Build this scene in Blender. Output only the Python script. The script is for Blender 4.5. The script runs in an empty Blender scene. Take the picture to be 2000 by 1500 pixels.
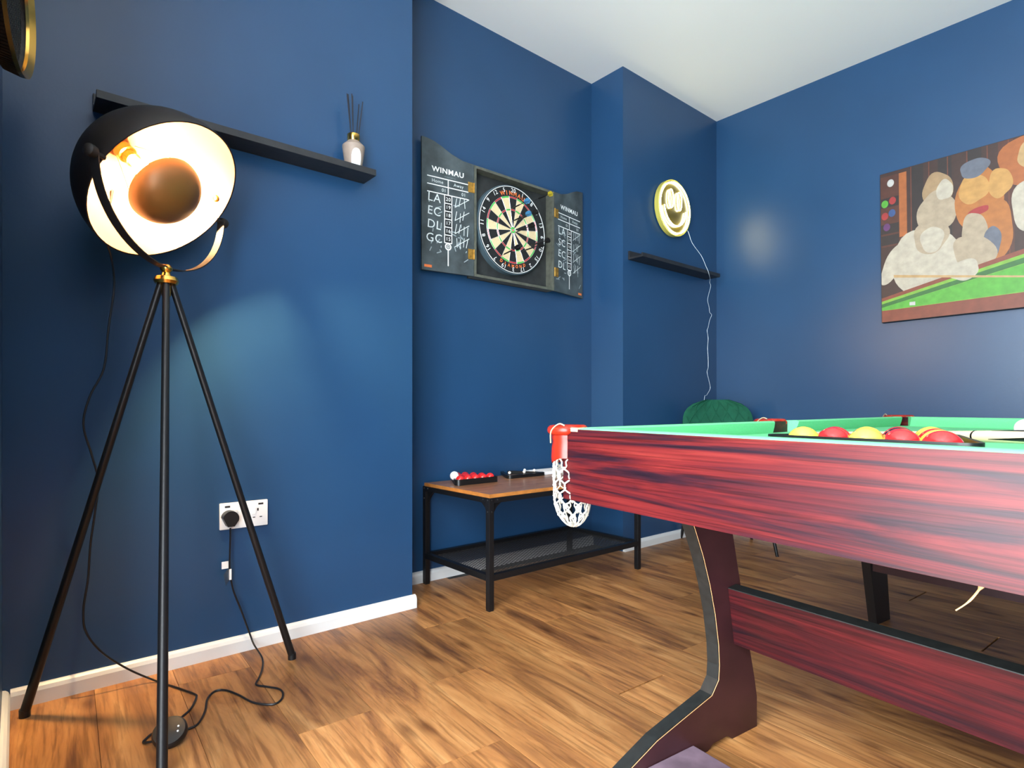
import bpy, bmesh, math, random
from mathutils import Vector, Matrix
rnd = random.Random(7)
pi = math.pi
S = bpy.context.scene
COL = S.collection
# ---------------------------------------------------------------- camera
cd = bpy.data.cameras.new('camera'); cam = bpy.data.objects.new('camera', cd); COL.objects.link(cam)
cd.sensor_width = 36; cd.lens = 1141 / 2000 * 36; cd.shift_y = 48 / 2000; cd.clip_start = .02
cam.location = (0, 0, .8); cam.rotation_euler = (pi / 2, 0, math.atan2(1347, 1141))
S.camera = cam
# ---------------------------------------------------------------- world daylight (overcast sky outside the windows)
wd = bpy.data.worlds.new('world'); S.world = wd; wd.use_nodes = True
bg = wd.node_tree.nodes['Background']; bg.inputs[0].default_value = (.86, .94, 1, 1); bg.inputs[1].default_value = 15.5
S.view_settings.view_transform = 'Standard'; S.view_settings.look = 'None'
S.view_settings.exposure = 0.6; S.view_settings.gamma = 1
def portal(name, loc, rot, sx, sy):
    d = bpy.data.lights.new(name, 'AREA'); d.shape = 'RECTANGLE'; d.size = sx; d.size_y = sy
    d.cycles.is_portal = True
    o = bpy.data.objects.new(name, d); COL.objects.link(o); o.location = loc; o.rotation_euler = rot
portal('bay_window_portal', (.01, -.80, 1.25), (-pi / 2, 0, pi), 2.28, 2.34)
# ---------------------------------------------------------------- materials
def lin(c):
    return tuple(((v / 255) / 12.92 if v / 255 <= .04045 else ((v / 255 + .055) / 1.055) ** 2.4) for v in c) + (1,)
MATS = {}
def mat(name, rgb, rough=.5, metal=0, spec=.5, emit=None, estr=0, trans=0, coat=0, noise=0, nscale=20, bump=0, bscale=200, coat_r=.1, alpha=1):
    m = bpy.data.materials.new(name); m.use_nodes = True
    nt = m.node_tree; b = nt.nodes['Principled BSDF']
    c = lin(rgb)
    b.inputs['Base Color'].default_value = c; b.inputs['Roughness'].default_value = rough
    b.inputs['Metallic'].default_value = metal; b.inputs['Specular IOR Level'].default_value = spec
    b.inputs['Transmission Weight'].default_value = trans; b.inputs['Coat Weight'].default_value = coat
    b.inputs['Coat Roughness'].default_value = coat_r; b.inputs['Alpha'].default_value = alpha
    if emit: b.inputs['Emission Color'].default_value = lin(emit); b.inputs['Emission Strength'].default_value = estr
    tc = nt.nodes.new('ShaderNodeTexCoord')
    if noise:
        n = nt.nodes.new('ShaderNodeTexNoise'); n.inputs['Scale'].default_value = nscale; n.inputs['Detail'].default_value = 4
        nt.links.new(tc.outputs['Object'], n.inputs['Vector'])
        r = nt.nodes.new('ShaderNodeValToRGB')
        r.color_ramp.elements[0].position = .3; r.color_ramp.elements[1].position = .7
        r.color_ramp.elements[0].color = tuple(v * (1 - noise) for v in c[:3]) + (1,)
        r.color_ramp.elements[1].color = tuple(min(1, v * (1 + noise)) for v in c[:3]) + (1,)
        nt.links.new(n.outputs['Fac'], r.inputs[0]); nt.links.new(r.outputs[0], b.inputs['Base Color'])
    if bump:
        n2 = nt.nodes.new('ShaderNodeTexNoise'); n2.inputs['Scale'].default_value = bscale; n2.inputs['Detail'].default_value = 3
        nt.links.new(tc.outputs['Object'], n2.inputs['Vector'])
        bp = nt.nodes.new('ShaderNodeBump'); bp.inputs['Strength'].default_value = bump; bp.inputs['Distance'].default_value = .002
        nt.links.new(n2.outputs['Fac'], bp.inputs['Height']); nt.links.new(bp.outputs[0], b.inputs['Normal'])
    MATS[name] = m
    return m
def wood(name, cols, stretch=(1.2, 14, 14), scale=4, rough=.35, distort=1.2, coat=0, rand=0, knots=None, fine=.25, coord='Object', spec=.5, bump=.15):
    """streaky wood grain running along local X; rand>0 varies each object"""
    m = bpy.data.materials.new(name); m.use_nodes = True
    nt = m.node_tree; N = nt.nodes; L = nt.links; b = N['Principled BSDF']
    b.inputs['Roughness'].default_value = rough; b.inputs['Coat Weight'].default_value = coat; b.inputs['Coat Roughness'].default_value = .12
    b.inputs['Specular IOR Level'].default_value = spec
    tc = N.new('ShaderNodeTexCoord'); vec = tc.outputs[coord]
    oi = N.new('ShaderNodeObjectInfo')
    if rand:
        k = N.new('ShaderNodeVectorMath'); k.operation = 'SCALE'; k.inputs[0].default_value = (37, 91, 53); L.new(oi.outputs['Random'], k.inputs['Scale'])
        a = N.new('ShaderNodeVectorMath'); L.new(vec, a.inputs[0]); L.new(k.outputs[0], a.inputs[1]); vec = a.outputs[0]
    mp = N.new('ShaderNodeMapping'); mp.inputs['Scale'].default_value = stretch; L.new(vec, mp.inputs[0])
    n = N.new('ShaderNodeTexNoise'); n.inputs['Scale'].default_value = scale; n.inputs['Detail'].default_value = 8; n.inputs['Roughness'].default_value = .62; n.inputs['Distortion'].default_value = distort
    L.new(mp.outputs[0], n.inputs['Vector'])
    r = N.new('ShaderNodeValToRGB'); e = r.color_ramp.elements
    lo, hi = .28, .72
    for i, c in enumerate(cols):
        p = lo + (hi - lo) * i / (len(cols) - 1)
        if i < 2: el = e[i]; el.position = p
        else: el = e.new(p)
        el.color = lin(c)
    e[0].position = lo
    L.new(n.outputs['Fac'], r.inputs[0]); col = r.outputs[0]
    mp2 = N.new('ShaderNodeMapping'); mp2.inputs['Scale'].default_value = (stretch[0] * 2.2, stretch[1] * 7, stretch[2] * 7); L.new(vec, mp2.inputs[0])
    n2 = N.new('ShaderNodeTexNoise'); n2.inputs['Scale'].default_value = scale * 1.6; n2.inputs['Detail'].default_value = 4; n2.inputs['Distortion'].default_value = .4
    L.new(mp2.outputs[0], n2.inputs['Vector'])
    r2 = N.new('ShaderNodeValToRGB'); r2.color_ramp.elements[0].position = .36; r2.color_ramp.elements[1].position = .52
    v = 1 - fine; r2.color_ramp.elements[0].color = (v, v * .96, v * .92, 1); r2.color_ramp.elements[1].color = (1, 1, 1, 1)
    L.new(n2.outputs['Fac'], r2.inputs[0])
    mx = N.new('ShaderNodeMix'); mx.data_type = 'RGBA'; mx.blend_type = 'MULTIPLY'; mx.inputs[0].default_value = 1
    L.new(col, mx.inputs[6]); L.new(r2.outputs[0], mx.inputs[7]); col = mx.outputs[2]
    if knots:
        mp3 = N.new('ShaderNodeMapping'); mp3.inputs['Scale'].default_value = knots; L.new(vec, mp3.inputs[0])
        vo = N.new('ShaderNodeTexVoronoi'); vo.voronoi_dimensions = '2D'; vo.inputs['Scale'].default_value = 1; vo.inputs['Randomness'].default_value = 1; L.new(mp3.outputs[0], vo.inputs['Vector'])
        r3 = N.new('ShaderNodeValToRGB'); r3.color_ramp.elements[0].position = .02; r3.color_ramp.elements[1].position = .11
        r3.color_ramp.elements[0].color = (.30, .22, .18, 1); r3.color_ramp.elements[1].color = (1, 1, 1, 1)
        L.new(vo.outputs['Distance'], r3.inputs[0])
        m3 = N.new('ShaderNodeMix'); m3.data_type = 'RGBA'; m3.blend_type = 'MULTIPLY'; m3.inputs[0].default_value = .8
        L.new(col, m3.inputs[6]); L.new(r3.outputs[0], m3.inputs[7]); col = m3.outputs[2]
    if rand:
        mr = N.new('ShaderNodeMapRange'); mr.inputs[3].default_value = 1 - rand; mr.inputs[4].default_value = 1 + rand; L.new(oi.outputs['Random'], mr.inputs[0])
        h = N.new('ShaderNodeHueSaturation'); L.new(mr.outputs[0], h.inputs['Value']); L.new(col, h.inputs['Color']); col = h.outputs[0]
    L.new(col, b.inputs['Base Color'])
    if bump:
        bp = N.new('ShaderNodeBump'); bp.inputs['Strength'].default_value = bump; bp.inputs['Distance'].default_value = .001
        L.new(n2.outputs['Fac'], bp.inputs['Height']); L.new(bp.outputs[0], b.inputs['Normal'])
    MATS[name] = m
    return m
mat('blue', (33, 68, 104), rough=.34, spec=.44, bump=.12, bscale=90, noise=.05, nscale=3)
mat('white_paint', (244, 244, 242), rough=.5, bump=.05)
mat('skirt', (222, 222, 220), rough=.35)
wood('plank', [(90, 56, 36), (132, 86, 50), (163, 110, 62), (181, 128, 76), (198, 148, 94)], stretch=(.8, 4.5, 4.5), scale=2.0, rough=.40, distort=1.3, rand=.24, knots=(1.7, 5.0, 1), fine=.34, spec=.4)
wood('mahogany', [(24, 13, 24), (42, 17, 26), (78, 21, 25), (97, 28, 28), (116, 40, 36)], stretch=(.38, 1, 10), scale=2.3, rough=.34, distort=1.9, coat=0, spec=.32, fine=.42, bump=.02)
wood('mahogany_dark', [(26, 13, 19), (48, 17, 21), (74, 21, 24), (92, 29, 30)], stretch=(.55, 11, 11), scale=3.2, rough=.36, spec=.3, coat=0, fine=.3, bump=.02)
wood('walnut', [(96, 66, 48), (134, 94, 68), (162, 116, 84), (176, 134, 100)], stretch=(9, 1.2, 9), scale=3, rough=.3, fine=.2)
mat('maroon', (52, 25, 28), rough=.42, noise=.25, nscale=9)
mat('dusty_maroon', (112, 92, 104), rough=.6, noise=.35, nscale=14)
mat('blackwood', (26, 22, 22), rough=.45)
mat('edge_black', (27, 29, 28), rough=.5, noise=.3, nscale=60)
mat('veneer', (196, 150, 100), rough=.5)
mat('edge_orange', (176, 112, 52), rough=.4, noise=.2, nscale=30)
mat('black_metal', (19, 19, 21), rough=.42, metal=.2)
mat('black_satin', (24, 21, 20), rough=.5)
mat('black_plastic', (17, 17, 19), rough=.4)
mat('dome_black', (30, 25, 22), rough=.55)
mat('lamp_gold', (78, 45, 22), rough=.5, metal=0)
mat('shield', (120, 84, 40), rough=.42, metal=.3)
mat('brass', (214, 168, 84), rough=.22, metal=1)
mat('old_brass', (186, 140, 62), rough=.4, metal=.7, noise=.3, nscale=80)
mat('bulb_glow', (255, 220, 160), emit=(255, 214, 152), estr=3400)
mat('porcelain', (236, 226, 206), rough=.3)
mat('shelf_black', (34, 35, 38), rough=.5, noise=.3, nscale=25, bump=.15, bscale=60)
mat('mushroom', (150, 133, 120), rough=.45, noise=.06, nscale=60)
mat('paper', (238, 238, 238), rough=.6)
mat('grey_print', (190, 190, 192), rough=.6)
mat('reed', (28, 30, 40), rough=.7)
mat('chalkboard', (63, 72, 75), rough=.75, noise=.5, nscale=11)
mat('cab_black', (44, 46, 46), rough=.6, noise=.3, nscale=22)
mat('cab_edge', (86, 88, 78), rough=.6, noise=.25, nscale=40)
mat('chalk', (214, 222, 222), rough=.9)
mat('chalk_faint', (150, 162, 166), rough=.9)
mat('print_white', (240, 242, 240), rough=.6)
mat('orange_print', (232, 120, 60), rough=.6)
mat('db_black', (22, 24, 26), rough=.8, noise=.2, nscale=120)
mat('db_cream', (226, 204, 160), rough=.85, noise=.08, nscale=150)
mat('db_red', (186, 42, 48), rough=.8)
mat('db_green', (72, 190, 74), rough=.8)
mat('wire', (226, 228, 230), rough=.3, metal=.6)
mat('db_side', (74, 94, 104), rough=.7)
mat('dart_black', (18, 18, 20), rough=.4)
mat('dart_blue', (60, 120, 160), rough=.4)
mat('dart_yellow', (176, 160, 40), rough=.4)
mat('dart_steel', (120, 120, 120), rough=.3, metal=1)
mat('neon', (255, 252, 190), emit=(255, 246, 196), estr=26)
mat('acrylic', (66, 57, 0), rough=.3)
mat('neon_skirt', (190, 180, 84), rough=.4)
mat('clear_wire', (210, 226, 236), rough=.25, spec=.8)
mat('canvas_edge', (34, 24, 24), rough=.7)
mat('baize', (116, 205, 147), rough=.95, spec=.1, noise=.06, nscale=300)
mat('baize_dark', (60, 180, 110), rough=.95, spec=.1)
mat('red_leather', (158, 36, 18), rough=.32, noise=.15, nscale=25)
mat('net_cord', (204, 198, 184), rough=.8)
mat('rope', (176, 158, 128), rough=.9)
mat('ball_red', (214, 34, 34), rough=.08, coat=.5)
mat('ball_yellow', (240, 208, 70), rough=.08, coat=.5)
mat('ball_black', (14, 16, 20), rough=.08, coat=.5)
mat('ball_white', (244, 240, 236), rough=.1, coat=.5)
mat('tri_black', (16, 17, 18), rough=.35)
mat('cue_wood', (222, 200, 158), rough=.25, noise=.1, nscale=12)
mat('cue_black', (20, 20, 20), rough=.25)
mat('velvet', (22, 82, 62), rough=.85, noise=.15, nscale=30, spec=.2)
mat('clear_tag', (70, 80, 95), rough=.3, alpha=.45)
mat('socket_white', (236, 236, 236), rough=.3)
mat('dark_slot', (40, 40, 42), rough=.5)
mat('mesh_black', (20, 21, 23), rough=.5)
mat('drum_mesh', (44, 40, 38), rough=.6, noise=.5, nscale=120)
mat('frame_white', (235, 235, 235), rough=.4)
for nm, c in dict(p_brown=(70, 42, 36), p_brown2=(98, 50, 38), p_line=(130, 66, 46), p_orange=(206, 116, 56), p_glow=(232, 190, 130), p_tan=(200, 166, 124), p_cream=(232, 222, 202),
                  p_cream2=(212, 192, 164), p_ginger=(214, 130, 58), p_ginger2=(236, 178, 96), p_grey=(120, 128, 146), p_green=(104, 208, 66), p_green2=(150, 216, 70), p_dgreen=(50, 130, 56), p_red=(196, 54, 56), p_blue=(60, 100, 170), p_purple=(120, 60, 130), p_rail=(160, 78, 54), p_white=(240, 240, 238), p_dark=(46, 36, 38)).items():
    mat(nm, tuple(int(v * .70) for v in c), rough=.5, noise=.14, nscale=30)
g = bpy.data.materials.new('pane_glass'); g.use_nodes = True
nt = g.node_tree; nt.nodes.clear(); o_ = nt.nodes.new('ShaderNodeOutputMaterial'); t_ = nt.nodes.new('ShaderNodeBsdfTransparent'); gl_ = nt.nodes.new('ShaderNodeBsdfGlossy'); gl_.inputs['Roughness'].default_value = .02
mx_ = nt.nodes.new('ShaderNodeMixShader'); mx_.inputs[0].default_value = .05; nt.links.new(t_.outputs[0], mx_.inputs[1]); nt.links.new(gl_.outputs[0], mx_.inputs[2]); nt.links.new(mx_.outputs[0], o_.inputs[0]); MATS['pane_glass'] = g
# ---------------------------------------------------------------- mesh builder
def frame_of(d):
    d = Vector(d).normalized(); a = Vector((0, 0, 1)) if abs(d.z) < .9 else Vector((1, 0, 0))
    u = d.cross(a).normalized(); return u, d.cross(u).normalized()
class MB:
    def __init__(s): s.v = []; s.f = []; s.mi = []; s.mats = []
    def _m(s, m):
        if m is None: return 0
        if m not in s.mats: s.mats.append(m)
        return s.mats.index(m)
    def add(s, vs, fs, m=None):
        b = len(s.v); s.v += [tuple(v) for v in vs]; i = s._m(m)
        for f in fs: s.f.append([b + k for k in f]); s.mi.append(i)
        return s
    def box(s, lo, hi, m=None, bev=0):
        if bev:
            bm = bmesh.new(); bmesh.ops.create_cube(bm, size=1)
            for v in bm.verts: v.co = Vector([(lo[i] + hi[i]) / 2 + v.co[i] * (hi[i] - lo[i]) for i in range(3)])
            bmesh.ops.bevel(bm, geom=list(bm.edges), offset=bev, segments=2, affect='EDGES', profile=.6)
            bm.verts.index_update()
            s.add([v.co[:] for v in bm.verts], [[v.index for v in f.verts] for f in bm.faces], m); bm.free(); return s
        x0, y0, z0 = lo; x1, y1, z1 = hi
        return s.add([(x0, y0, z0), (x1, y0, z0), (x1, y1, z0), (x0, y1, z0), (x0, y0, z1), (x1, y0, z1), (x1, y1, z1), (x0, y1, z1)],
                     [(0, 3, 2, 1), (4, 5, 6, 7), (0, 1, 5, 4), (1, 2, 6, 5), (2, 3, 7, 6), (3, 0, 4, 7)], m)
    def tube(s, pts, r, n=8, m=None, closed=False, cap=True):
        pts = [Vector(p) for p in pts]; k = len(pts); rings = []; u = None
        for i, p in enumerate(pts):
            if closed: d = pts[(i + 1) % k] - pts[i - 1]
            else: d = pts[min(i + 1, k - 1)] - pts[max(i - 1, 0)]
            d = d.normalized() if d.length > 1e-9 else Vector((0, 0, 1))
            if u is None: u, w = frame_of(d)
            else:
                u = (u - d * u.dot(d)); u = u.normalized() if u.length > 1e-6 else frame_of(d)[0]; w = d.cross(u)
            rr = r[i] if isinstance(r, (list, tuple)) else r
            rings.append([p + (u * math.cos(2 * pi * j / n) + w * math.sin(2 * pi * j / n)) * rr for j in range(n)])
        vs = [q for ring in rings for q in ring]; fs = []
        for i in range(k if closed else k - 1):
            a = i * n; b = ((i + 1) % k) * n
            for j in range(n): fs.append((a + j, a + (j + 1) % n, b + (j + 1) % n, b + j))
        if cap and not closed: fs += [tuple(range(n))[::-1], tuple((k - 1) * n + j for j in range(n))]
        return s.add(vs, fs, m)
    def lathe(s, prof, o=(0, 0, 0), d=(0, 0, 1), n=32, m=None, cap=False):
        o = Vector(o); d = Vector(d).normalized(); u, w = frame_of(d); vs = []; fs = []
        for r, h in prof:
            for j in range(n):
                a = 2 * pi * j / n; vs.append(o + d * h + (u * math.cos(a) + w * math.sin(a)) * max(r, 1e-5))
        for i in range(len(prof) - 1):
            for j in range(n): fs.append((i * n + j, i * n + (j + 1) % n, (i + 1) * n + (j + 1) % n, (i + 1) * n + j))
        if cap: fs += [tuple(range(n))[::-1], tuple((len(prof) - 1) * n + j for j in range(n))]
        return s.add(vs, fs, m)
    def prism(s, pts, fn, t0, t1, m=None):
        """2-D outline pts -> fn(a,b,t)"""
        n = len(pts); vs = [fn(a, b, t0) for a, b in pts] + [fn(a, b, t1) for a, b in pts]
        return s.add(vs, [tuple(range(n))[::-1], tuple(range(n, 2 * n))] + [(i, (i + 1) % n, n + (i + 1) % n, n + i) for i in range(n)], m)
    def build(s, name, m=None, parent=None, smooth=False, loc=(0, 0, 0), rot=(0, 0, 0), auto=None, fixn=True):
        me = bpy.data.meshes.new(name); me.from_pydata(s.v, [], s.f)
        ml = s.mats or [m]
        for x in ml: me.materials.append(MATS[x])
        if s.mats: me.polygons.foreach_set('material_index', s.mi)
        if fixn:
            bm = bmesh.new(); bm.from_mesh(me); bmesh.ops.recalc_face_normals(bm, faces=list(bm.faces)); bm.to_mesh(me); bm.free()
        if smooth:
            me.polygons.foreach_set('use_smooth', [True] * len(me.polygons))
            me.set_sharp_from_angle(angle=auto if auto else math.radians(40))
        me.update()
        o = bpy.data.objects.new(name, me); COL.objects.link(o); o.parent = parent; o.location = loc; o.rotation_euler = rot
        return o
def thing(name, label, cat, loc=(0, 0, 0), rot=(0, 0, 0), group=None):
    o = bpy.data.objects.new(name, None); COL.objects.link(o); o.location = loc; o.rotation_euler = rot; o.empty_display_size = .05
    o['label'] = label; o['category'] = cat
    if group: o['group'] = group
    return o
def tag(o, label, cat, group=None):
    o['label'] = label; o['category'] = cat
    if group: o['group'] = group
    return o
def struct(o, label=None):
    o['kind'] = 'structure'
    if label: o['label'] = label
    return o
def copy_tree(o, parent=None):
    c = o.copy(); COL.objects.link(c); c.parent = parent
    for ch in list(o.children): copy_tree(ch, c)
    return c
def spline(pts, k=6):
    P = [Vector(p) for p in pts]; out = []
    for i in range(len(P) - 1):
        a = P[max(i - 1, 0)]; b = P[i]; c = P[i + 1]; d = P[min(i + 2, len(P) - 1)]
        for j in range(k):
            t = j / k; out.append(.5 * ((2 * b) + (c - a) * t + (2 * a - 5 * b + 4 * c - d) * t * t + (3 * b - a - 3 * c + d) * t ** 3))
    out.append(P[-1]); return out
_tc = {}
def glyphs(body, size, bold=0, shear=0):
    """flat lettering: centred verts + faces in the XY plane"""
    key = (body, size, bold, shear)
    if key not in _tc:
        cu = bpy.data.curves.new('t', 'FONT'); cu.body = body; cu.size = size; cu.align_x = 'CENTER'; cu.align_y = 'CENTER'; cu.offset = bold; cu.shear = shear; cu.resolution_u = 3; cu.space_character = 1.1
        ob = bpy.data.objects.new('t', cu); COL.objects.link(ob); dg = bpy.context.evaluated_depsgraph_get(); dg.update()
        me = bpy.data.meshes.new_from_object(ob.evaluated_get(dg))
        _tc[key] = ([v.co.copy() for v in me.vertices], [tuple(p.vertices) for p in me.polygons])
        bpy.data.objects.remove(ob); bpy.data.curves.remove(cu); bpy.data.meshes.remove(me)
    return _tc[key]
def put_text(mb, body, size, x, y, z, m=None, rot=0, bold=0, sx=1, shear=0):
    vs, fs = glyphs(body, size, bold, shear); c, s_ = math.cos(rot), math.sin(rot)
    mb.add([(x + (v.x * sx) * c - v.y * s_, y + (v.x * sx) * s_ + v.y * c, z) for v in vs], fs, m)
def stroke(mb, x0, y0, x1, y1, w, z, m=None):
    d = Vector((x1 - x0, y1 - y0)); n = Vector((-d.y, d.x)).normalized() * w / 2
    mb.add([(x0 - n.x, y0 - n.y, z), (x1 - n.x, y1 - n.y, z), (x1 + n.x, y1 + n.y, z), (x0 + n.x, y0 + n.y, z)], [(0, 1, 2, 3)], m)
WALLX = (pi / 2, 0, pi / 2)     # local x -> +Y, local y -> +Z, local z -> +X  (things on the long blue wall)
WALLY = (pi / 2, 0, 0)          # local x -> +X, local y -> +Z, local z -> -Y  (things on the far wall)
# ---------------------------------------------------------------- room shell
W1, W2, W4, WY, CZ = -2.053, -2.326, -2.092, 3.56, 2.715
wl = lambda nm, lo, hi: struct(MB().box(lo, hi).build(nm, 'blue'))
wl('wall_chimney', (-2.6, -.03, 0), (W1, 1.213, CZ))
wl('wall_alcove', (-2.6, 1.213, 0), (W2, 2.585, CZ))
wl('wall_pier', (-2.6, 2.585, 0), (W4, WY, CZ))
wl('wall_far', (-2.6, WY, 0), (2.1, WY + .2, CZ))
wl('wall_left', (-2.6, -.75, 0), (-1.2, -.03, CZ))
wl('wall_bay_right', (1.3, -.75, 0), (2.1, -.03, CZ))
m = MB(); y0, y1 = -.75, -.55
m.box((-1.2, y0, 0), (-1.13, y1, CZ)); m.box((1.15, y0, 0), (1.3, y1, CZ)); m.box((-1.13, y0, 0), (1.15, y1, .06)); m.box((-1.13, y0, 2.45), (1.15, y1, CZ))
struct(m.build('wall_bay', 'blue'))
wl('wall_right', (1.9, -.03, 0), (2.1, WY, CZ))
struct(MB().box((-2.6, -.75, CZ), (2.1, WY + .2, CZ + .1)).build('ceiling', 'white_paint'))
def window(nm, loc, rot, w, h, bars):
    r = bpy.data.objects.new(nm, None); COL.objects.link(r); r.location = loc; r.rotation_euler = rot; struct(r)
    f = MB(); t = .05
    f.box((-w / 2, -h / 2, -.03), (-w / 2 + t, h / 2, .03)); f.box((w / 2 - t, -h / 2, -.03), (w / 2, h / 2, .03)); f.box((-w / 2 + t, -h / 2, -.03), (w / 2 - t, -h / 2 + t, .03)); f.box((-w / 2 + t, h / 2 - t, -.03), (w / 2 - t, h / 2, .03))
    for b in bars: f.box((b - .025, -h / 2 + t, -.025), (b + .025, h / 2 - t, .025))
    f.build('window_frame', 'frame_white', r)
    xs = [-w / 2 + t] + [b for b in bars] + [w / 2 - t]
    for a, b in zip(xs[:-1], xs[1:]): MB().box((a, -h / 2 + t, -.003), (b, h / 2 - t, .003)).build('pane', 'pane_glass', r)
window('window_1', (.01, -.65, 1.255), WALLY, 2.28, 2.39, (0,))
# skirting (profile: depth d, height h)
SP = [(0, 0), (.016, 0), (.016, .036), (.012, .046), (.006, .051), (0, .052)]
def skirt(nm, x0, y0, x1, y1, nx, ny):
    """runs from (x0,y0) to (x1,y1); n points into the room"""
    m = MB(); n = len(SP); vs = [(x + nx * d, y + ny * d, h) for x, y in ((x0, y0), (x1, y1)) for d, h in SP]
    m.add(vs, [tuple(range(n)), tuple(range(n, 2 * n))] + [(i, (i + 1) % n, n + (i + 1) % n, n + i) for i in range(n)]); struct(m.build(nm, 'skirt'))
skirt('baseboard_chimney', W1, -.014, W1, 1.225, 1, 0)
skirt('baseboard_alcove', W2, 1.213, W2, 2.585, 1, 0)
skirt('baseboard_pier', W4, 2.585, W4, WY, 1, 0)
skirt('baseboard_far', W4 + .016, WY, 1.9, WY, 0, -1)
skirt('baseboard_left', W1, -.03, -1.2, -.03, 0, 1)
# floor: base slab + individual laminate planks running along a line turned 3 degrees
fl = struct(MB().box((-2.6, -.8, -.12), (2.1, WY + .2, -.011)).build('floor', 'blackwood'))
ang = -math.radians(3.07); PW = .195; ca, sa = math.cos(ang), math.sin(ang)
pm = {}
def plank_mesh(L):
    L = round(L, 2)
    if L not in pm:
        o = MB().box((0, .0004, -.010), (L - .0008, PW - .0004, 0), bev=.0008).build('plank', 'plank'); pm[L] = o.data; bpy.data.objects.remove(o)
    return pm[L]
joint = {3: -1.14, 4: -1.50, 5: -.60, 6: -1.12, 0: -1.35}
for r in range(-5, 20):
    q = .058 + PW * r                              # row's near edge, offset across the planks
    j0 = joint.get(r, -2.4 + ((r * .47) % 1.28))
    x = j0
    while x > -2.42: x -= 1.285
    ends = [max(x, -2.36)]; x += 1.285
    while x < 1.98: ends.append(x); x += 1.285
    ends.append(1.98)
    for a, b in zip(ends[:-1], ends[1:]):
        if b - a < .05: continue
        o = bpy.data.objects.new('plank', plank_mesh(b - a)); COL.objects.link(o); o.parent = fl
        o.location = (a * ca - q * sa, a * sa + q * ca, 0); o.rotation_euler = (0, 0, ang)
# ---------------------------------------------------------------- tripod lamp
LA = Vector((-1.764, .300, 1.142))                # tripod apex
lamp = thing('tripod_floor_lamp', 'black tripod floor lamp with a lit domed head and brass fittings', 'lamp', (LA.x, LA.y, 0))
org = Vector((LA.x, LA.y, 0))
def lp(p): return Vector(p) - org
for ft in ((-1.975, .015, 0), (-1.879, .670, 0), (-1.437, .236, 0)):
    ft = Vector(ft); d = (ft - LA); top = LA + Vector((d.x, d.y, 0)).normalized() * .014 + Vector((0, 0, -.012))
    leg = MB().tube([lp(top), lp(ft + Vector((0, 0, .012)))], [.0085, .0115], 14).build('leg', 'black_metal', lamp, True)
    MB().tube([lp(ft + Vector((0, 0, .02))), lp(ft)], .0125, 14).build('rubber_foot', 'black_plastic', leg, True)
MB().lathe([(.003, -.05), (.011, -.045), (.011, -.018), (.026, -.014), (.030, -.006), (.026, .004), (.012, .008), (.009, .016), (.014, .022), (.015, .028), (.010, .036), (.002, .038)], lp(LA)).build('brass_hub', 'brass', lamp, True)
Sc = Vector((-1.768, .302, 1.372)); R = .205
v_ = (Vector((0, 0, .8)) - Sc).normalized()
cr = Vector((math.cos(math.atan2(1347, 1141)), math.sin(math.atan2(1347, 1141)), 0)); r_ = (cr - v_ * cr.dot(v_)).normalized(); d_ = r_.cross(v_) * -1
if d_.z > 0: d_ = -d_
nrm = (v_ * .66 + (r_ * .62 + d_ * .78) * .75).normalized()          # direction the dome looks
ax = (r_ * -.80 - d_ * .56).normalized() * .74 + v_ * .67; ax = (ax - nrm * ax.dot(nrm)).normalized()   # swivel axis, near end
prof_o = [(R * math.cos(t), -R * math.sin(t)) for t in [pi / 2 * i / 20 for i in range(21)]]
dome = MB().lathe([(R - .0035, .004), (R, .004)] + prof_o, lp(Sc), nrm, 64).build('dome_shell', 'dome_black', lamp, True)
Ri = R - .004
MB().lathe([(Ri, .003)] + [(Ri * math.cos(t), -Ri * math.sin(t)) for t in [pi / 2 * i / 20 for i in range(21)]], lp(Sc), nrm, 64).build('reflector_lining', 'lamp_gold', dome, True)
bc = Sc - nrm * .098
MB().lathe([(.0001, .020), (.010, .0175), (.017, .010), (.020, 0), (.018, -.010), (.014, -.022), (.012, -.038)], lp(bc), nrm, 24).build('bulb', 'bulb_glow', lamp, True)
MB().lathe([(.014, -.036), (.019, -.038), (.019, -.060), (.024, -.062), (.024, -.085), (.01, -.095)], lp(bc), nrm, 24).build('bulb_holder', 'brass', lamp, True)
sh0 = Sc + nrm * -.012; rs = .094
prof_s = [(rs * math.cos(t), rs * .80 * math.sin(t)) for t in [pi / 2 * i / 14 for i in range(15)]]
sh = MB().lathe([(rs - .002, 0)] + prof_s, lp(sh0), nrm, 48).build('glare_shield', 'shield', lamp, True)
for k in range(3):
    a = 2 * pi * k / 3 + .5; u, w = frame_of(nrm); e = u * math.cos(a) + w * math.sin(a)
    MB().tube([lp(sh0 + e * (rs - .004)), lp(bc - nrm * .06 + e * .03)], .0016, 6).build('support_wire', 'old_brass', sh, True)
ws = Sc + (nrm * -.02 + frame_of(nrm)[0] * 0); 
sd = (r_ * .83 + d_ * .55).normalized(); sd = (sd - nrm * sd.dot(nrm)).normalized()
MB().lathe([(.0001, .006), (.008, .005), (.010, 0)], lp(Sc + sd * (Ri - .002) * .985 - nrm * .035), -sd, 16).build('rim_screw', 'old_brass', dome, True)
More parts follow.
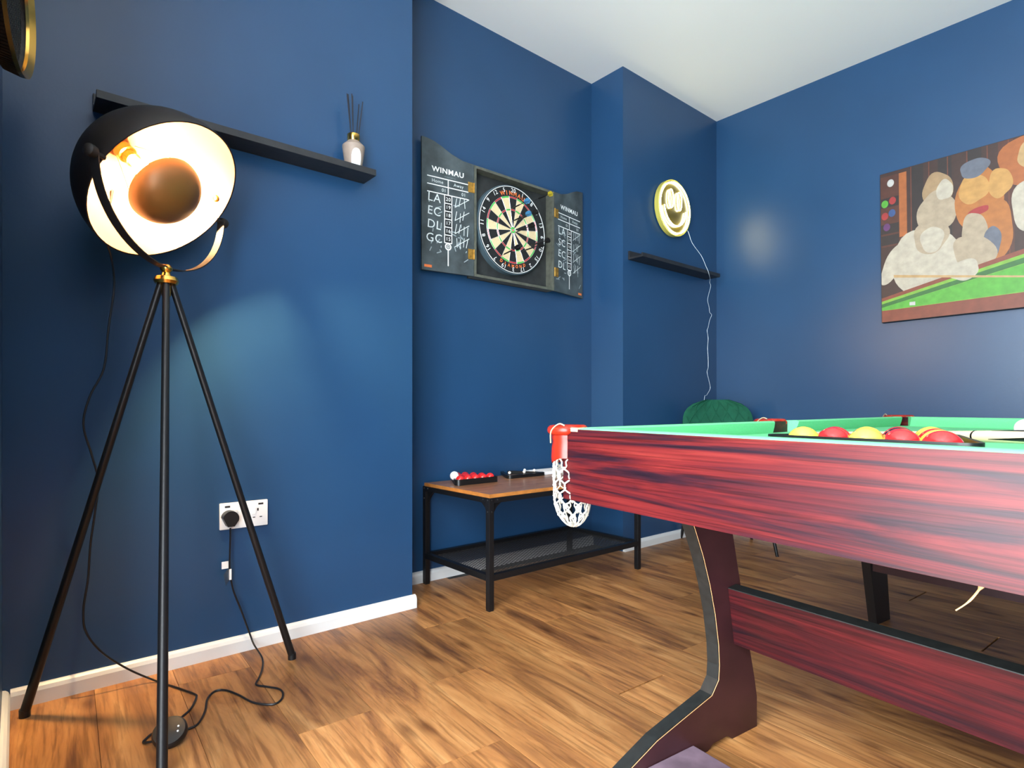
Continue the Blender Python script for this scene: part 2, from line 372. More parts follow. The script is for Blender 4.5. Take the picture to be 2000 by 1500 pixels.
# yoke: flat strip bent from swivel to swivel around the bottom of the dome
dn = (LA + Vector((0, 0, .03)) - Sc); dn = (dn - ax * dn.dot(ax)); ry = .2235; dl = dn.length; dn.normalize()
wd_ = ax.cross(dn).normalized(); y = MB(); vs = []; fs = []; K = 40
for i in range(K + 1):
    t = pi * i / K; rad = ax * math.cos(t) * ry + dn * math.sin(t) * (dl if dl > .15 else ry)
    o_n = (ax * math.cos(t) + dn * math.sin(t))
    for a, b in ((-.011, 0), (.011, 0), (.011, .003), (-.011, .003)): vs.append(lp(Sc + rad + wd_ * a + o_n * b))
for i in range(K):
    for j in range(4): fs.append((i * 4 + j, i * 4 + (j + 1) % 4, i * 4 + 4 + (j + 1) % 4, i * 4 + 4 + j))
fs += [(0, 1, 2, 3), (K * 4, K * 4 + 3, K * 4 + 2, K * 4 + 1)]
y.add(vs, fs).build('yoke', 'black_satin', lamp, True, auto=math.radians(30))
for s in (1, -1):
    p = Sc + ax * s * R
    MB().lathe([(.006, -.006), (.006, .02), (.013, .021), (.014, .026), (.014, .038), (.010, .042), (.001, .043)], lp(p), ax * s, 18).build('swivel_knob', 'dome_black', lamp, True)
# flex of the lamp, floor switch and plug
flex1 = [(-1.93, .20, 1.40), (-1.964, .188, 1.287), (-1.99, .204, 1.22), (-1.985, .209, 1.144), (-1.985, .196, 1.027), (-1.985, .185, .912), (-1.985, .153, .833), (-1.985, .139, .755), (-1.985, .158, .67), (-1.985, .172, .598), (-1.985, .165, .513), (-1.985, .155, .429), (-1.985, .149, .331), (-1.985, .139, .249), (-1.985, .145, .184), (-1.985, .182, .118), (-1.985, .242, .055), (-1.975, .307, .006), (-1.89, .347, .004), (-1.819, .376, .004), (-1.791, .377, .004), (-1.731, .35, .004), (-1.693, .317, .004), (-1.65, .298, .010)]
flex2 = [(-1.60, .300, .008), (-1.626, .318, .004), (-1.636, .346, .004), (-1.692, .376, .004), (-1.762, .398, .004), (-1.796, .425, .004), (-1.784, .449, .004), (-1.732, .469, .004), (-1.66, .488, .004), (-1.617, .522, .004), (-1.624, .548, .004), (-1.657, .566, .004), (-1.692, .567, .004), (-1.731, .544, .004), (-1.763, .526, .004), (-1.80, .545, .005), (-1.86, .573, .005), (-1.93, .594, .008), (-2.0, .590, .03), (-2.02, .583, .06), (-2.02, .555, .147), (-2.02, .531, .219), (-2.02, .522, .286), (-2.02, .522, .336), (-2.022, .524, .385), (-2.026, .525, .415)]
MB().tube([lp(p) for p in spline(flex1)], .0028, 6).build('power_flex', 'black_plastic', lamp, True)
fx = MB().tube([lp(p) for p in spline(flex2)], .0028, 6).build('power_flex', 'black_plastic', lamp, True)
MB().tube([lp(p) for p in spline([(-1.62, .262, .008), (-1.661, .255, .004), (-1.641, .234, .004), (-1.628, .231, .004), (-1.612, .25, .008)])], .0028, 6).build('power_flex', 'black_plastic', lamp, True)
pk = MB().lathe([(.036, .0), (.038, .004), (.038, .013), (.034, .019), (.018, .0215), (.0001, .022)], lp((-1.600, .281, .018)), (.50, -.24, .80), n=32, cap=True).build('foot_switch', 'black_plastic', lamp, True)
pn = Vector((.50, -.24, .80)).normalized()
for a, b in ((.019, .006), (.020, -.006)):
    e1 = Vector((.4, .9, 0)); e1 = (e1 - pn * e1.dot(pn)).normalized(); MB().lathe([(.0025, 0), (.0022, .002), (.0001, .0025)], lp(Vector((-1.600, .281, .018)) + pn * .0205 + e1 * a + pn.cross(e1) * b), pn, n=10).build('screw_cap', 'paper', pk, True)
m = MB(); m.box(tuple(lp((-2.030, .500, .285))), tuple(lp((-2.029, .520, .308)))); m.build('flex_label', 'paper', fx)
m = MB(); m.box(tuple(lp((-2.024, .520, .250))), tuple(lp((-2.016, .526, .284)))); m.build('flex_label', 'paper', fx)
MB().add([lp((-2.026, .519, .286)), lp((-2.026, .524, .250)), lp((-2.005, .506, .236)), lp((-2.008, .500, .272)), lp((-2.0265, .5195, .286)), lp((-2.0265, .5245, .250)), lp((-2.0055, .5065, .236)), lp((-2.0085, .5005, .272))], [(0, 1, 2, 3), (7, 6, 5, 4), (0, 4, 5, 1), (1, 5, 6, 2), (2, 6, 7, 3), (3, 7, 4, 0)]).build('clear_label', 'clear_tag', fx)
# ---------------------------------------------------------------- wall socket + plug
so = thing('wall_socket', 'white double wall socket with usb ports behind the lamp leg', 'socket', (W1, .573, .450), WALLX)
MB().box((-.075, -.043, 0), (.075, .043, .009), bev=.003).build('face_plate', 'socket_white', so, True)
for x in (-.052, .052):
    MB().box((x - .008, .028, .0088), (x + .008, .034, .0096)).build('usb_port', 'dark_slot', so)
    MB().box((x * .55 - .007, -.002, .0088), (x * .55 + .007, .020, .0115), bev=.001).build('rocker_switch', 'socket_white', so)
MB().box((.040, .008, .0088), (.045, .017, .0094)).build('pin_slot', 'dark_slot', so)
for x in (.030, .052): MB().box((x - .004, -.014, .0088), (x + .004, -.011, .0094)).build('pin_slot', 'dark_slot', so)
pl = MB().prism([(.024 * math.cos(a), .024 * math.sin(a)) for a in [pi * i / 14 - .35 for i in range(0, 16)]] + [(-.010, -.026), (.010, -.026)], lambda a, b, t: (a, b, t), 0, .030)
p_ = pl.build('plug', 'black_plastic', None, True, (W1 + .0095, .525, .446), WALLX); tag(p_, 'round black three pin plug pushed into the white wall socket', 'plug')
# ---------------------------------------------------------------- picture ledges
def ledge(label, wallx, ya, yb, zb):
    r = thing('picture_ledge', label, 'shelf', (wallx, (ya + yb) / 2, zb), WALLX); w = (yb - ya) / 2
    MB().box((-w, 0, 0), (w, .048, .012), bev=.0008).build('back_rail', 'shelf_black', r)
    MB().box((-w, 0, .012), (w, .010, .092), bev=.0008).build('shelf_base', 'shelf_black', r)
    MB().box((-w, 0, .092), (w, .022, .102), bev=.0008).build('front_lip', 'shelf_black', r)
ledge('long black picture ledge behind the lamp holding the reed diffuser', W1, .165, 1.002, 1.651)
ledge('short black picture ledge under the smiley neon sign', W4, 2.63, 3.43, 1.640)
# ---------------------------------------------------------------- reed diffuser
df = thing('reed_diffuser', 'taupe reed diffuser bottle with gold collar and dark reeds on ledge', 'diffuser', (W1 + .05, .938, 1.661))
n = 5; prof = [(.026, 0), (.028, .002), (.0405, .092), (.040, .096), (.022, .113), (.020, .116)]
MB().lathe(prof, n=28, cap=True).build('bottle', 'mushroom', df, True, auto=math.radians(25))
MB().lathe([(.0215, .114), (.0225, .116), (.0225, .138), (.0205, .140), (.0165, .140), (.0165, .128)], n=28).build('gold_collar', 'brass', df, True)
u0 = .045; vs = []; K = 22
lb = MB()
def onb(a, h):  # wrap label onto tapered bottle: a metres around, h height
    rr = .0284 + (.0405 - .0284) * h / .092 + .0007; th = a / rr + math.radians(-8); return (rr * math.cos(th), rr * math.sin(th), h)
ring = [onb(.018 * math.copysign(abs(math.cos(t)) ** .8, math.cos(t)), .042 + .035 * math.copysign(abs(math.sin(t)) ** .8, math.sin(t))) for t in [2 * pi * i / 28 for i in range(28)]]
lb.add(ring + [onb(0, .042)], [(i, (i + 1) % 28, 28) for i in range(28)]); lbo = lb.build('paper_label', 'paper', df, True)
for (dx, dy, tx, ty, hh) in ((.004, .002, .02, -.02, .135), (-.003, .004, .0, -.028, .145), (.002, -.005, -.01, -.012, .147), (.005, .006, .02, .018, .12), (-.004, .006, -.015, .024, .13), (0, 0, .005, -.006, .14)):
    MB().tube([(dx * .6, dy * .6, .03), (dx + tx, dy + ty, .138 + hh)], .0020, 8).build('reed', 'reed', df, True)
# ---------------------------------------------------------------- dartboard cabinet (local x right, y up, z out of wall)
cy, cz = 1.948, 1.705
cab = thing('dartboard_cabinet', 'black dartboard cabinet on the alcove wall with both scoreboard doors open', 'cabinet', (W2 + .001, cy, cz), WALLX)
cw, ch, cdp = .268, .268, .062
MB().box((-cw, -ch, 0), (cw, ch, .010)).build('back_panel', 'cab_black', cab)
for nm, lo, hi in (('side_panel', (-cw, -ch, .010), (-cw + .013, ch, cdp)), ('side_panel', (cw - .013, -ch, .010), (cw, ch, cdp)), ('top_panel', (-cw + .013, ch - .013, .010), (cw - .013, ch, cdp)), ('bottom_panel', (-cw + .013, -ch, .010), (cw - .013, -ch + .013, cdp))):
    MB().box(lo, hi, bev=.001).build(nm, 'cab_edge', cab)
def door(sgn, angle, names, tall, dx):
    """built hinge at x=0, extends to sgn*dw; then rotated about the hinge"""
    dw, hb = .272, .268
    top = [(0, hb), (.06, hb + .004), (.12, hb + .022), (.17, hb + .046), (.21, hb + .062), (.245, hb + .069), (dw, hb + .071)]
    out = [(0, -hb), (dw, -hb - .002)] + top[::-1]
    m = MB().prism([(a * sgn, b) for a, b in out], lambda a, b, t: (a, b, t), 0, .012)
    o = m.build('scoreboard_door', 'chalkboard', cab, loc=(sgn * (cw + .002), 0, cdp - .012), rot=(0, angle, 0))
    z = .0125; c = sgn * dw / 2 + dx; T = MB()
    yt = .165; put_text(T, 'WINMAU', .034, c, yt + .036, z, 'print_white', bold=.0007, sx=1.1)
    put_text(T, 'THE NAME SAYS IT ALL', .0055, c + .01, yt + .012, z, 'chalk_faint')
    for yy in (yt, yt - .036, yt - .072): stroke(T, c - .108, yy, c + .108, yy, .0045, z, 'print_white')
    stroke(T, c, yt, c, yt - .072, .0045, z, 'print_white')
    put_text(T, 'Home', .022, c - .055, yt - .018, z, 'chalk'); put_text(T, 'Away', .022, c + .055, yt - .018, z, 'chalk')
    put_text(T, '01', .022, c - .022, yt - .054, z, 'chalk'); put_text(T, '01', .022, c + .082, yt - .054, z, 'chalk')
    yb = yt - .074; hh = .037
    for i in range(6):
        y_ = yb - hh * i
        T.box((c - .015, y_ - hh + .004, z - .0003), (c + .015, y_ - .003, z + .0001), 'db_black')
        put_text(T, str(20 - i), .024, c, y_ - hh / 2, z + .0004, 'print_white')
        stroke(T, c - .019, y_ - hh, c + .019, y_ - hh, .004, z + .0003, 'print_white')
    for s in (-1, 1): stroke(T, c + s * .019, yb, c + s * .019, yb - 6 * hh, .004, z + .0003, 'print_white')
    yc = yb - 6 * hh - .017
    for r0, r1 in ((.011, .017), (.004, .007)):
        vs = []; K = 20
        for i in range(K): a = 2 * pi * i / K; vs += [(c + r0 * math.cos(a), yc + r0 * math.sin(a), z), (c + r1 * math.cos(a), yc + r1 * math.sin(a), z)]
        T.add(vs, [(2 * i, 2 * i + 1, (2 * i + 3) % (2 * K), (2 * i + 2) % (2 * K)) for i in range(K)], 'print_white')
    stroke(T, c, yc - .016, c, -hb + .03, .005, z, 'print_white')
    T.build('printed_lettering', None, o, fixn=False)
    for i, nme in enumerate(names):
        Q = MB(); yy = yb - .012 - i * .062; put_text(Q, nme, .056, c - .072, yy - .012, z + .0002, 'chalk', rot=rnd.uniform(-.12, .08)); Q.build('chalk_initials', None, o, fixn=False); Q = MB()
        for k in range(rnd.choice((3, 4, 4))):
            x = c + .045 + k * .020; yy2 = yy - .012 + rnd.uniform(-.008, .008); stroke(Q, x, yy2 + .022, x + rnd.uniform(-.01, .006), yy2 - .022, .003, z + .0002, 'chalk')
        stroke(Q, c + .035, yy - .036, c + .112, yy + .014, .003, z + .0002, 'chalk'); Q.build('chalk_tally', None, o, fixn=False)
    Q = MB()
    for k in range(26):
        x = c + rnd.choice((-1, 1)) * rnd.uniform(.03, .11); yy = rnd.uniform(-hb + .03, yb - .03); stroke(Q, x, yy, x + rnd.uniform(-.035, .035), yy + rnd.uniform(-.03, .03), .004, z + .0001, 'chalk_faint')
    so_ = Q.build('chalk_smudges', None, o, fixn=False); so_['kind'] = 'stuff'
    put = MB(); stroke(put, sgn * dw - sgn * .045 if sgn > 0 else -dw + .012, -hb + .018, sgn * dw - sgn * .012 if sgn > 0 else -dw + .05, -hb + .018, .012, z, 'orange_print'); put.build('corner_badge', None, o, fixn=False)
    for yy in (.155, -.165):
        h = MB(); h.box((sgn * .002 if sgn > 0 else -.032, yy - .024, .012), (sgn * .032 if sgn > 0 else -.002, yy + .024, .0145)); h.tube([(0, yy - .024, .014), (0, yy + .024, .014)], .004, 8); h.build('hinge', 'old_brass', o)
    return o
door(-1, -math.radians(7), ('LA', 'EC', 'DL', 'GC'), 1, -.002)
door(1, math.radians(9.5), ('LA', 'SC', 'EC', 'DL'), 1, .002)
# dartboard
db = thing('dartboard', 'bristle dartboard with red and green rings inside the open black cabinet', 'dartboard', (W2 + .0115, 1.934, 1.712), WALLX)
MB().lathe([(.2255, 0), (.2255, .036), (.222, .038)], n=64).build('board_rim', 'db_side', db, True)
MB().lathe([(.0001, .004), (.222, .004), (.222, .038), (.0001, .038)], n=64).build('surround', 'db_black', db)
rads = [.00635, .0159, .099, .107, .162, .170]; zf = .0386
sect = MB()
for i in range(20):
    a0 = pi / 2 - (i + .5) * pi / 10; a1 = pi / 2 - (i - .5) * pi / 10; K = 4
    for (ra, rb, kind) in ((.0159, .099, 's'), (.099, .107, 't'), (.107, .162, 's'), (.162, .170, 't')):
        mt = ('db_black' if i % 2 == 0 else 'db_cream') if kind == 's' else ('db_red' if i % 2 == 0 else 'db_green')
        vs = []
        for k in range(K + 1):
            a = a0 + (a1 - a0) * k / K; vs += [(ra * math.cos(a), ra * math.sin(a), zf), (rb * math.cos(a), rb * math.sin(a), zf)]
        sect.add(vs, [(2 * k, 2 * k + 1, 2 * k + 3, 2 * k + 2) for k in range(K)], mt)
for i in range(20):
    a0 = 2 * pi * i / 20; a1 = 2 * pi * (i + 1) / 20
    sect.add([(r * math.cos(a), r * math.sin(a), zf) for a in (a0, a1) for r in (.00635, .0159)], [(0, 1, 3, 2)], 'db_green')
    sect.add([(0, 0, zf)] + [(.00635 * math.cos(a), .00635 * math.sin(a), zf) for a in (a0, a1)], [(0, 1, 2)], 'db_red')
sect.build('scoring_segments', None, db, fixn=False)
wi = MB()
for r in rads: wi.tube([(r * math.cos(a), r * math.sin(a), zf + .0006) for a in [2 * pi * k / 60 for k in range(60)]], .0006, 4, closed=True)
for i in range(20):
    a = pi / 2 - (i + .5) * pi / 10; wi.tube([(.0159 * math.cos(a), .0159 * math.sin(a), zf + .0006), (.170 * math.cos(a), .170 * math.sin(a), zf + .0006)], .0006, 4)
wi.build('wire_spider', 'wire', db)
nr = MB().tube([(.218 * math.cos(a), .218 * math.sin(a), zf + .003) for a in [2 * pi * k / 72 for k in range(72)]], .0019, 6, closed=True)
for i, s in enumerate((20, 1, 18, 4, 13, 6, 10, 15, 2, 17, 3, 19, 7, 16, 8, 11, 14, 9, 12, 5)):
    a = pi / 2 - i * pi / 10; put_text(nr, str(s), .030, .200 * math.cos(a), .200 * math.sin(a), zf + .0035, None, rot=a - pi / 2, bold=.0002)
nr.build('number_ring', 'print_white', db, fixn=False)
for word, a_mid, step, size, r in (('WINMAU', 90, 8.6, .030, .186), ('DIAMOND', 270, 8.2, .022, .185)):
    lt = MB()
    for k, chh in enumerate(word):
        off = (k - (len(word) - 1) / 2) * step; a = math.radians(a_mid - off if a_mid == 90 else a_mid + off)
        put_text(lt, chh, size, r * math.cos(a), r * math.sin(a), zf + .0003, 'orange_print', rot=a - pi / 2 if a_mid == 90 else a + pi / 2, bold=.0008)
    lt.build('brand_lettering', None, db, fixn=False)
# darts (each its own thing)
def make_dart(label, x, y, col, tilt):
    d = thing('dart', label, 'dart', (W2 + .0115 + zf - .004, 1.934 + x, 1.712 + y), group='darts stuck in the board')
    dv = Vector((1, tilt[0], tilt[1])).normalized()
    MB().tube([(0, 0, 0), dv * .034], [.0004, .0012], 8).build('point', 'dart_steel', d, True)
    MB().tube([dv * .032, dv * .036, dv * .08, dv * .084], [.0016, .0034, .0034, .002], 10).build('barrel', 'dart_black', d, True)
    MB().tube([dv * .083, dv * .128], .0019, 8).build('shaft', 'dart_black', d, True)
    u, w = frame_of(dv)
    for k in range(4):
        e = u * math.cos(k * pi / 2 + .6) + w * math.sin(k * pi / 2 + .6); q = frame_of(e)[0]; t = dv.cross(e) * .0004
        out = [dv * .112, dv * .120 + e * .012, dv * .142 + e * .014, dv * .150 + e * .008, dv * .150]
        MB().add([p + t for p in out] + [p - t for p in out], [(0, 1, 2, 3, 4), (9, 8, 7, 6, 5)] + [(i, (i + 1) % 5, 5 + (i + 1) % 5, 5 + i) for i in range(5)]).build('flight', col, d)
for a in (('dart with a blue flight above the bullseye', -.03, .095, 'dart_blue', (.10, .12)), ('dart with a blue flight just over the bull', -.02, .035, 'dart_blue', (.10, .12)),
          ('black dart stuck just right of the bull', .0, -.016, 'dart_black', (.12, .10)), ('black dart at the lower left of the board', -.085, -.148, 'dart_black', (.05, .14)),
          ('black dart lowest among those right of the bull', .055, -.10, 'dart_black', (.18, .1)), ('black dart furthest right on the board', .105, -.062, 'dart_black', (.12, .03)),
          ('black dart above and right of the bull', .02, .05, 'dart_black', (.16, .14)), ('dart with yellow flight at the top right of the cabinet', .155, .19, 'dart_yellow', (-.10, -.05))):
    make_dart(*a)
# ---------------------------------------------------------------- smiley neon sign
sm = thing('smiley_neon_sign', 'round yellow smiley face neon sign glowing on the blue wall', 'neon sign', (W4, 3.035, 2.012), WALLX)
rs_ = .160
MB().lathe([(.0001, .008), (rs_, .008), (rs_ + .002, .010), (rs_ + .002, .026), (rs_, .028), (.0001, .028)], n=64).build('backing_disc', 'acrylic', sm, True)
MB().lathe([(rs_ + .0025, .006), (rs_ + .008, .006), (rs_ + .008, .034), (rs_ + .0025, .034)], n=64).build('edge_band', 'neon_skirt', sm, True)
ti = lambda x, y: (x, y, .036)
MB().tube([ti((rs_ - .008) * math.cos(a), (rs_ - .008) * math.sin(a)) for a in [2 * pi * k / 72 for k in range(72)]], .0038, 8, closed=True).build('outline_tube', 'neon', sm, True)
for s in (-1, 1):
    MB().tube([ti(s * .043 + .024 * math.cos(a), .048 + .055 * math.sin(a)) for a in [2 * pi * k / 32 for k in range(32)]], .0031, 8, closed=True).build('eye_tube', 'neon', sm, True)
MB().tube([ti(.112 * math.cos(a), .01 + .118 * math.sin(a)) for a in [pi + .12 + (pi - .24) * k / 36 for k in range(37)]], .0038, 8).build('mouth_tube', 'neon', sm, True)
for a in range(4):
    t = pi / 4 + a * pi / 2; MB().tube([(.1 * math.cos(t), .1 * math.sin(t), 0), (.1 * math.cos(t), .1 * math.sin(t), .009)], .006, 10).build('standoff', 'old_brass', sm)
cordp = [(-2.075, 3.165, 1.92), (-2.06, 3.179, 1.897), (-2.05, 3.207, 1.83), (-2.02, 3.26, 1.755), (-1.998, 3.275, 1.69), (-1.984, 3.275, 1.660), (-1.984, 3.29, 1.636), (-2.01, 3.345, 1.62), (-2.03, 3.373, 1.604), (-2.03, 3.385, 1.583), (-2.03, 3.361, 1.527), (-2.03, 3.349, 1.487), (-2.03, 3.367, 1.446), (-2.03, 3.373, 1.414), (-2.03, 3.397, 1.401), (-2.03, 3.373, 1.365), (-2.03, 3.355, 1.315), (-2.03, 3.343, 1.297), (-2.03, 3.355, 1.25), (-2.03, 3.349, 1.184), (-2.03, 3.355, 1.119), (-2.03, 3.355, 1.061), (-2.03, 3.343, 1.031), (-2.03, 3.367, .973), (-2.03, 3.379, .928), (-2.03, 3.337, .884), (-2.03, 3.308, .848), (-2.04, 3.30, .5), (-2.05, 3.30, .06)]
inv = Matrix.LocRotScale(Vector((W4, 3.035, 2.012)), Matrix.Rotation(pi / 2, 3, 'Z') @ Matrix.Rotation(pi / 2, 3, 'X'), None).inverted()
MB().tube([inv @ p for p in spline([Vector(p) for p in cordp], 3)], .0011, 6).build('clear_power_cord', 'clear_wire', sm, True)
# ---------------------------------------------------------------- canvas print on far wall (plain stand-in picture in the same colours)
PWD, PHT = 1.2, .795
pc = thing('canvas_print', 'wide canvas print with green baize and brown panelling on far blue wall', 'picture', (-1.107, WY, 1.258), (pi / 2, math.radians(-.6), 0))
MB().box((0, 0, .002), (PWD, PHT, .030), bev=.002).build('stretched_canvas', 'canvas_edge', pc)
art = MB(); lay = [.0306]
def poly(pts, m_): art.add([(x, y, lay[0]) for x, y in pts], [tuple(range(len(pts)))], m_); lay[0] += .00003
def blob(cx, cy, rx, ry, m_, rot=0, k=36, wob=.06, e=1.0):
    ph = rnd.uniform(0, 6); P = []
    for i in range(k):
        t = 2 * pi * i / k; w = 1 + wob * math.sin(3 * t + ph) + wob * .5 * math.sin(5 * t + 2 * ph)
        x = rx * w * math.copysign(abs(math.cos(t)) ** e, math.cos(t)); y_ = ry * w * math.copysign(abs(math.sin(t)) ** e, math.sin(t))
        P.append((min(PWD - .003, max(.003, cx + x * math.cos(rot) - y_ * math.sin(rot))), min(PHT - .003, max(.003, cy + x * math.sin(rot) + y_ * math.cos(rot)))))
    poly(P, m_)
poly([(.002, .002), (PWD - .002, .002), (PWD - .002, PHT - .002), (.002, PHT - .002)], 'p_brown')
for i in range(9): poly([(.14 + i * .118, .2), (.196 + i * .118, .2), (.196 + i * .118, PHT - .003), (.14 + i * .118, PHT - .003)], 'p_brown2' if i > 2 else 'p_dark')
for i in range(14): x = .14 + i * .078; poly([(x, .2), (x + .004, .2), (x + .004, PHT - .003), (x, PHT - .003)], 'p_line')
blob(.62, .68, .13, .12, 'p_orange'); blob(.64, .70, .08, .07, 'p_glow'); blob(.95, .62, .16, .14, 'p_orange')
poly([(.003, .40), (.125, .40), (.125, .775), (.003, .775)], 'p_brown2'); poly([(.088, .44), (.122, .44), (.122, .775), (.088, .775)], 'p_orange')
for y_ in (.66, .52, .46): poly([(.004, y_), (.086, y_), (.086, y_ - .05), (.004, y_ - .05)], 'p_dark')
for x, y_, c in ((.05, .735, 'p_white'), (.022, .63, 'p_green'), (.058, .64, 'p_red'), (.022, .565, 'p_red'), (.055, .575, 'p_blue'), (.03, .505, 'p_purple')): blob(x, y_, .016, .020, c, wob=0, k=18)
blob(.255, .64, .065, .085, 'p_tan'); blob(.25, .53, .085, .10, 'p_cream2'); blob(.285, .63, .035, .05, 'p_cream')
blob(.42, .55, .095, .15, 'p_ginger'); blob(.40, .60, .06, .07, 'p_ginger2'); blob(.50, .60, .045, .07, 'p_ginger2'); blob(.46, .38, .09, .15, 'p_ginger')
blob(.405, .70, .058, .045, 'p_grey', rot=.2); blob(.42, .49, .04, .018, 'p_red', rot=.15)
blob(.40, .40, .05, .085, 'p_cream2'); blob(.47, .33, .032, .075, 'p_grey')
blob(.60, .47, .06, .12, 'p_cream'); blob(.72, .42, .09, .16, 'p_tan'); blob(.92, .44, .12, .17, 'p_ginger'); blob(1.09, .42, .08, .16, 'p_cream2')
blob(.20, .29, .15, .17, 'p_cream'); blob(.225, .41, .075, .085, 'p_cream2'); blob(.23, .395, .05, .065, 'p_cream'); blob(.065, .31, .045, .12, 'p_cream', rot=-.5); blob(.40, .29, .075, .10, 'p_cream2', rot=.6)
poly([(.003, .13), (1.197, .42), (1.197, .003), (.003, .003)], 'p_rail'); poly([(.003, .112), (1.197, .39), (1.197, .08), (.003, .063)], 'p_green2')
poly([(.003, .098), (1.197, .37), (1.197, .335), (.003, .080)], 'p_dgreen'); poly([(.003, .080), (1.197, .33), (1.197, .085), (.003, .065)], 'p_green')
poly([(.003, .003), (.55, .003), (1.197, .003), (1.197, .05), (.40, .052), (.003, .064)], 'p_rail')
blob(.36, .215, .06, .05, 'p_cream', rot=.3); poly([(.06, .232), (.62, .132), (.62, .140), (.06, .246)], 'p_glow'); poly([(.13, .075), (.155, .073), (.155, .092), (.13, .092)], 'p_white')
art.build('printed_picture', None, pc, fixn=False)
# ---------------------------------------------------------------- round drum decoration at top left
dax = Vector((math.sin(math.radians(10)), math.cos(math.radians(10)), 0))
dr = thing('wall_drum', 'round black mesh drum with a brass rim hung at the top left', 'wall decoration', (-1.596, .003, 1.659))
Rd = .153
ca_ = MB()
ca_.lathe([(Rd - .010, -.0335), (Rd - .002, -.002), (Rd - .004, -.002), (Rd - .012, -.0335)], (0, 0, 0), dax, 72); ca_.build('mesh_side', 'drum_mesh', dr, True)
MB().lathe([(Rd - .004, -.004), (Rd, -.004), (Rd + .001, .004), (Rd - .012, -.006), (Rd - .013, -.012), (Rd - .008, -.012), (Rd - .004, -.004)], (0, 0, 0), dax, 72).build('brass_rim', 'brass', dr, True)
MB().lathe([(Rd - .012, -.024), (.0001, -.024)], (0, 0, 0), dax, 72).build('inner_disc', 'drum_mesh', dr)
u, w = frame_of(dax); gr = MB()
for k in range(-14, 15):
    h = k * .0098; L_ = math.sqrt(max(0, (Rd - .014) ** 2 - h * h))
    for e, q in ((u, w), (w, u)): gr.tube([e * -L_ + q * h - dax * .021, e * L_ + q * h - dax * .021], .0011, 4)
go = gr.build('mesh_grille', 'mesh_black', dr); go['kind'] = 'stuff'
rb = MB()
for k in range(120):
    a = 2 * pi * k / 120; e = u * math.cos(a) + w * math.sin(a); rb.tube([e * (Rd - .0095) - dax * .033, e * (Rd - .001) - dax * .004], .0013, 4)
ro = rb.build('side_ribs', 'mesh_black', dr); ro['kind'] = 'stuff'
# ---------------------------------------------------------------- bench with mesh shelf
bn = thing('mesh_shelf_bench', 'low walnut topped bench with black metal frame and mesh shelf', 'bench', (-2.055, 1.895, 0))
hx, hy, zt = .235, .468, .462
MB().box((-hx - .006, -hy - .006, zt - .016), (hx + .006, hy + .006, zt - .0005), bev=.001).build('wooden_top', 'walnut', bn)
for lo, hi in (((hx + .0055, -hy - .006, zt - .015), (hx + .0075, hy + .006, zt - .001)), ((-hx - .006, -hy - .0075, zt - .015), (hx + .0075, -hy - .0055, zt - .001))): MB().box(lo, hi).build('edge_banding', 'edge_orange', bn)
t = .012
for sx in (-1, 1):
    for sy in (-1, 1):
        lg = MB().box((sx * hx - t, sy * hy - t, .006), (sx * hx + t, sy * hy + t, zt - .016), bev=.002).build('leg', 'black_metal', bn)
        MB().box((sx * hx - t + .001, sy * hy - t + .001, 0), (sx * hx + t - .001, sy * hy + t - .001, .008)).build('foot_cap', 'black_plastic', lg)
        for axis in (0, 1):   # curved gusset + rivets
            g2 = [(0, 0), (.055, 0), (.040, -.008), (.022, -.022), (.008, -.042), (0, -.062)]
            fn = (lambda a, b, q, sx=sx, sy=sy: (sx * (hx + q * 1 - .004), sy * (hy - t - a), zt - .034 + b)) if axis == 0 else (lambda a, b, q, sx=sx, sy=sy: (sx * (hx - t - a), sy * (hy + q - .004), zt - .034 + b))
            MB().prism(g2, fn, 0, .004).build('gusset', 'black_metal', lg)
            for q in ((0, -.024), (0, -.07), (.03, -.024)):
                c_ = (sx * (hx + t), sy * (hy - q[0]), zt + q[1]) if axis == 0 else (sx * (hx - q[0]), sy * (hy + t), zt + q[1])
                MB().lathe([(.0035, 0), (.003, .0015), (.0001, .002)], c_, (sx, 0, 0) if axis == 0 else (0, sy, 0), 10).build('rivet', 'dart_steel', lg, True)
for sx in (-1, 1):
    MB().box((sx * hx - t, -hy + t, zt - .036), (sx * hx + t, hy - t, zt - .016)).build('top_rail', 'black_metal', bn)
    MB().box((sx * hx - t, -hy + t, .118), (sx * hx + t, hy - t, .142)).build('shelf_rail', 'black_metal', bn)
    MB().box((-hx + t, sx * hy - t, zt - .036), (hx - t, sx * hy + t, zt - .016)).build('top_rail', 'black_metal', bn)
    MB().box((-hx + t, sx * hy - t, .118), (hx - t, sx * hy + t, .142)).build('shelf_rail', 'black_metal', bn)
me_ = MB(); ax_, ay_ = hx - t, hy - t
def clipline(c, sg):  # y = sg*1.6*x + c inside the rectangle
    P = []
    for x in (-ax_, ax_):
        y_ = sg * 1.6 * x + c
        if abs(y_) <= ay_: P.append((x, y_))
    for y_ in (-ay_, ay_):
        x = (y_ - c) / (sg * 1.6)
        if abs(x) < ax_: P.append((x, y_))
    return P
c = -1.2
while c < 1.2:
    for sg in (1, -1):
        P = clipline(c, sg)
        if len(P) == 2 and (Vector(P[0]) - Vector(P[1])).length > .01: me_.tube([(P[0][0], P[0][1], .126), (P[1][0], P[1][1], .126)], .0013, 4, cap=False)
    c += .026
mo = me_.build('mesh_shelf', 'mesh_black', bn); mo['kind'] = 'stuff'
BZ = zt
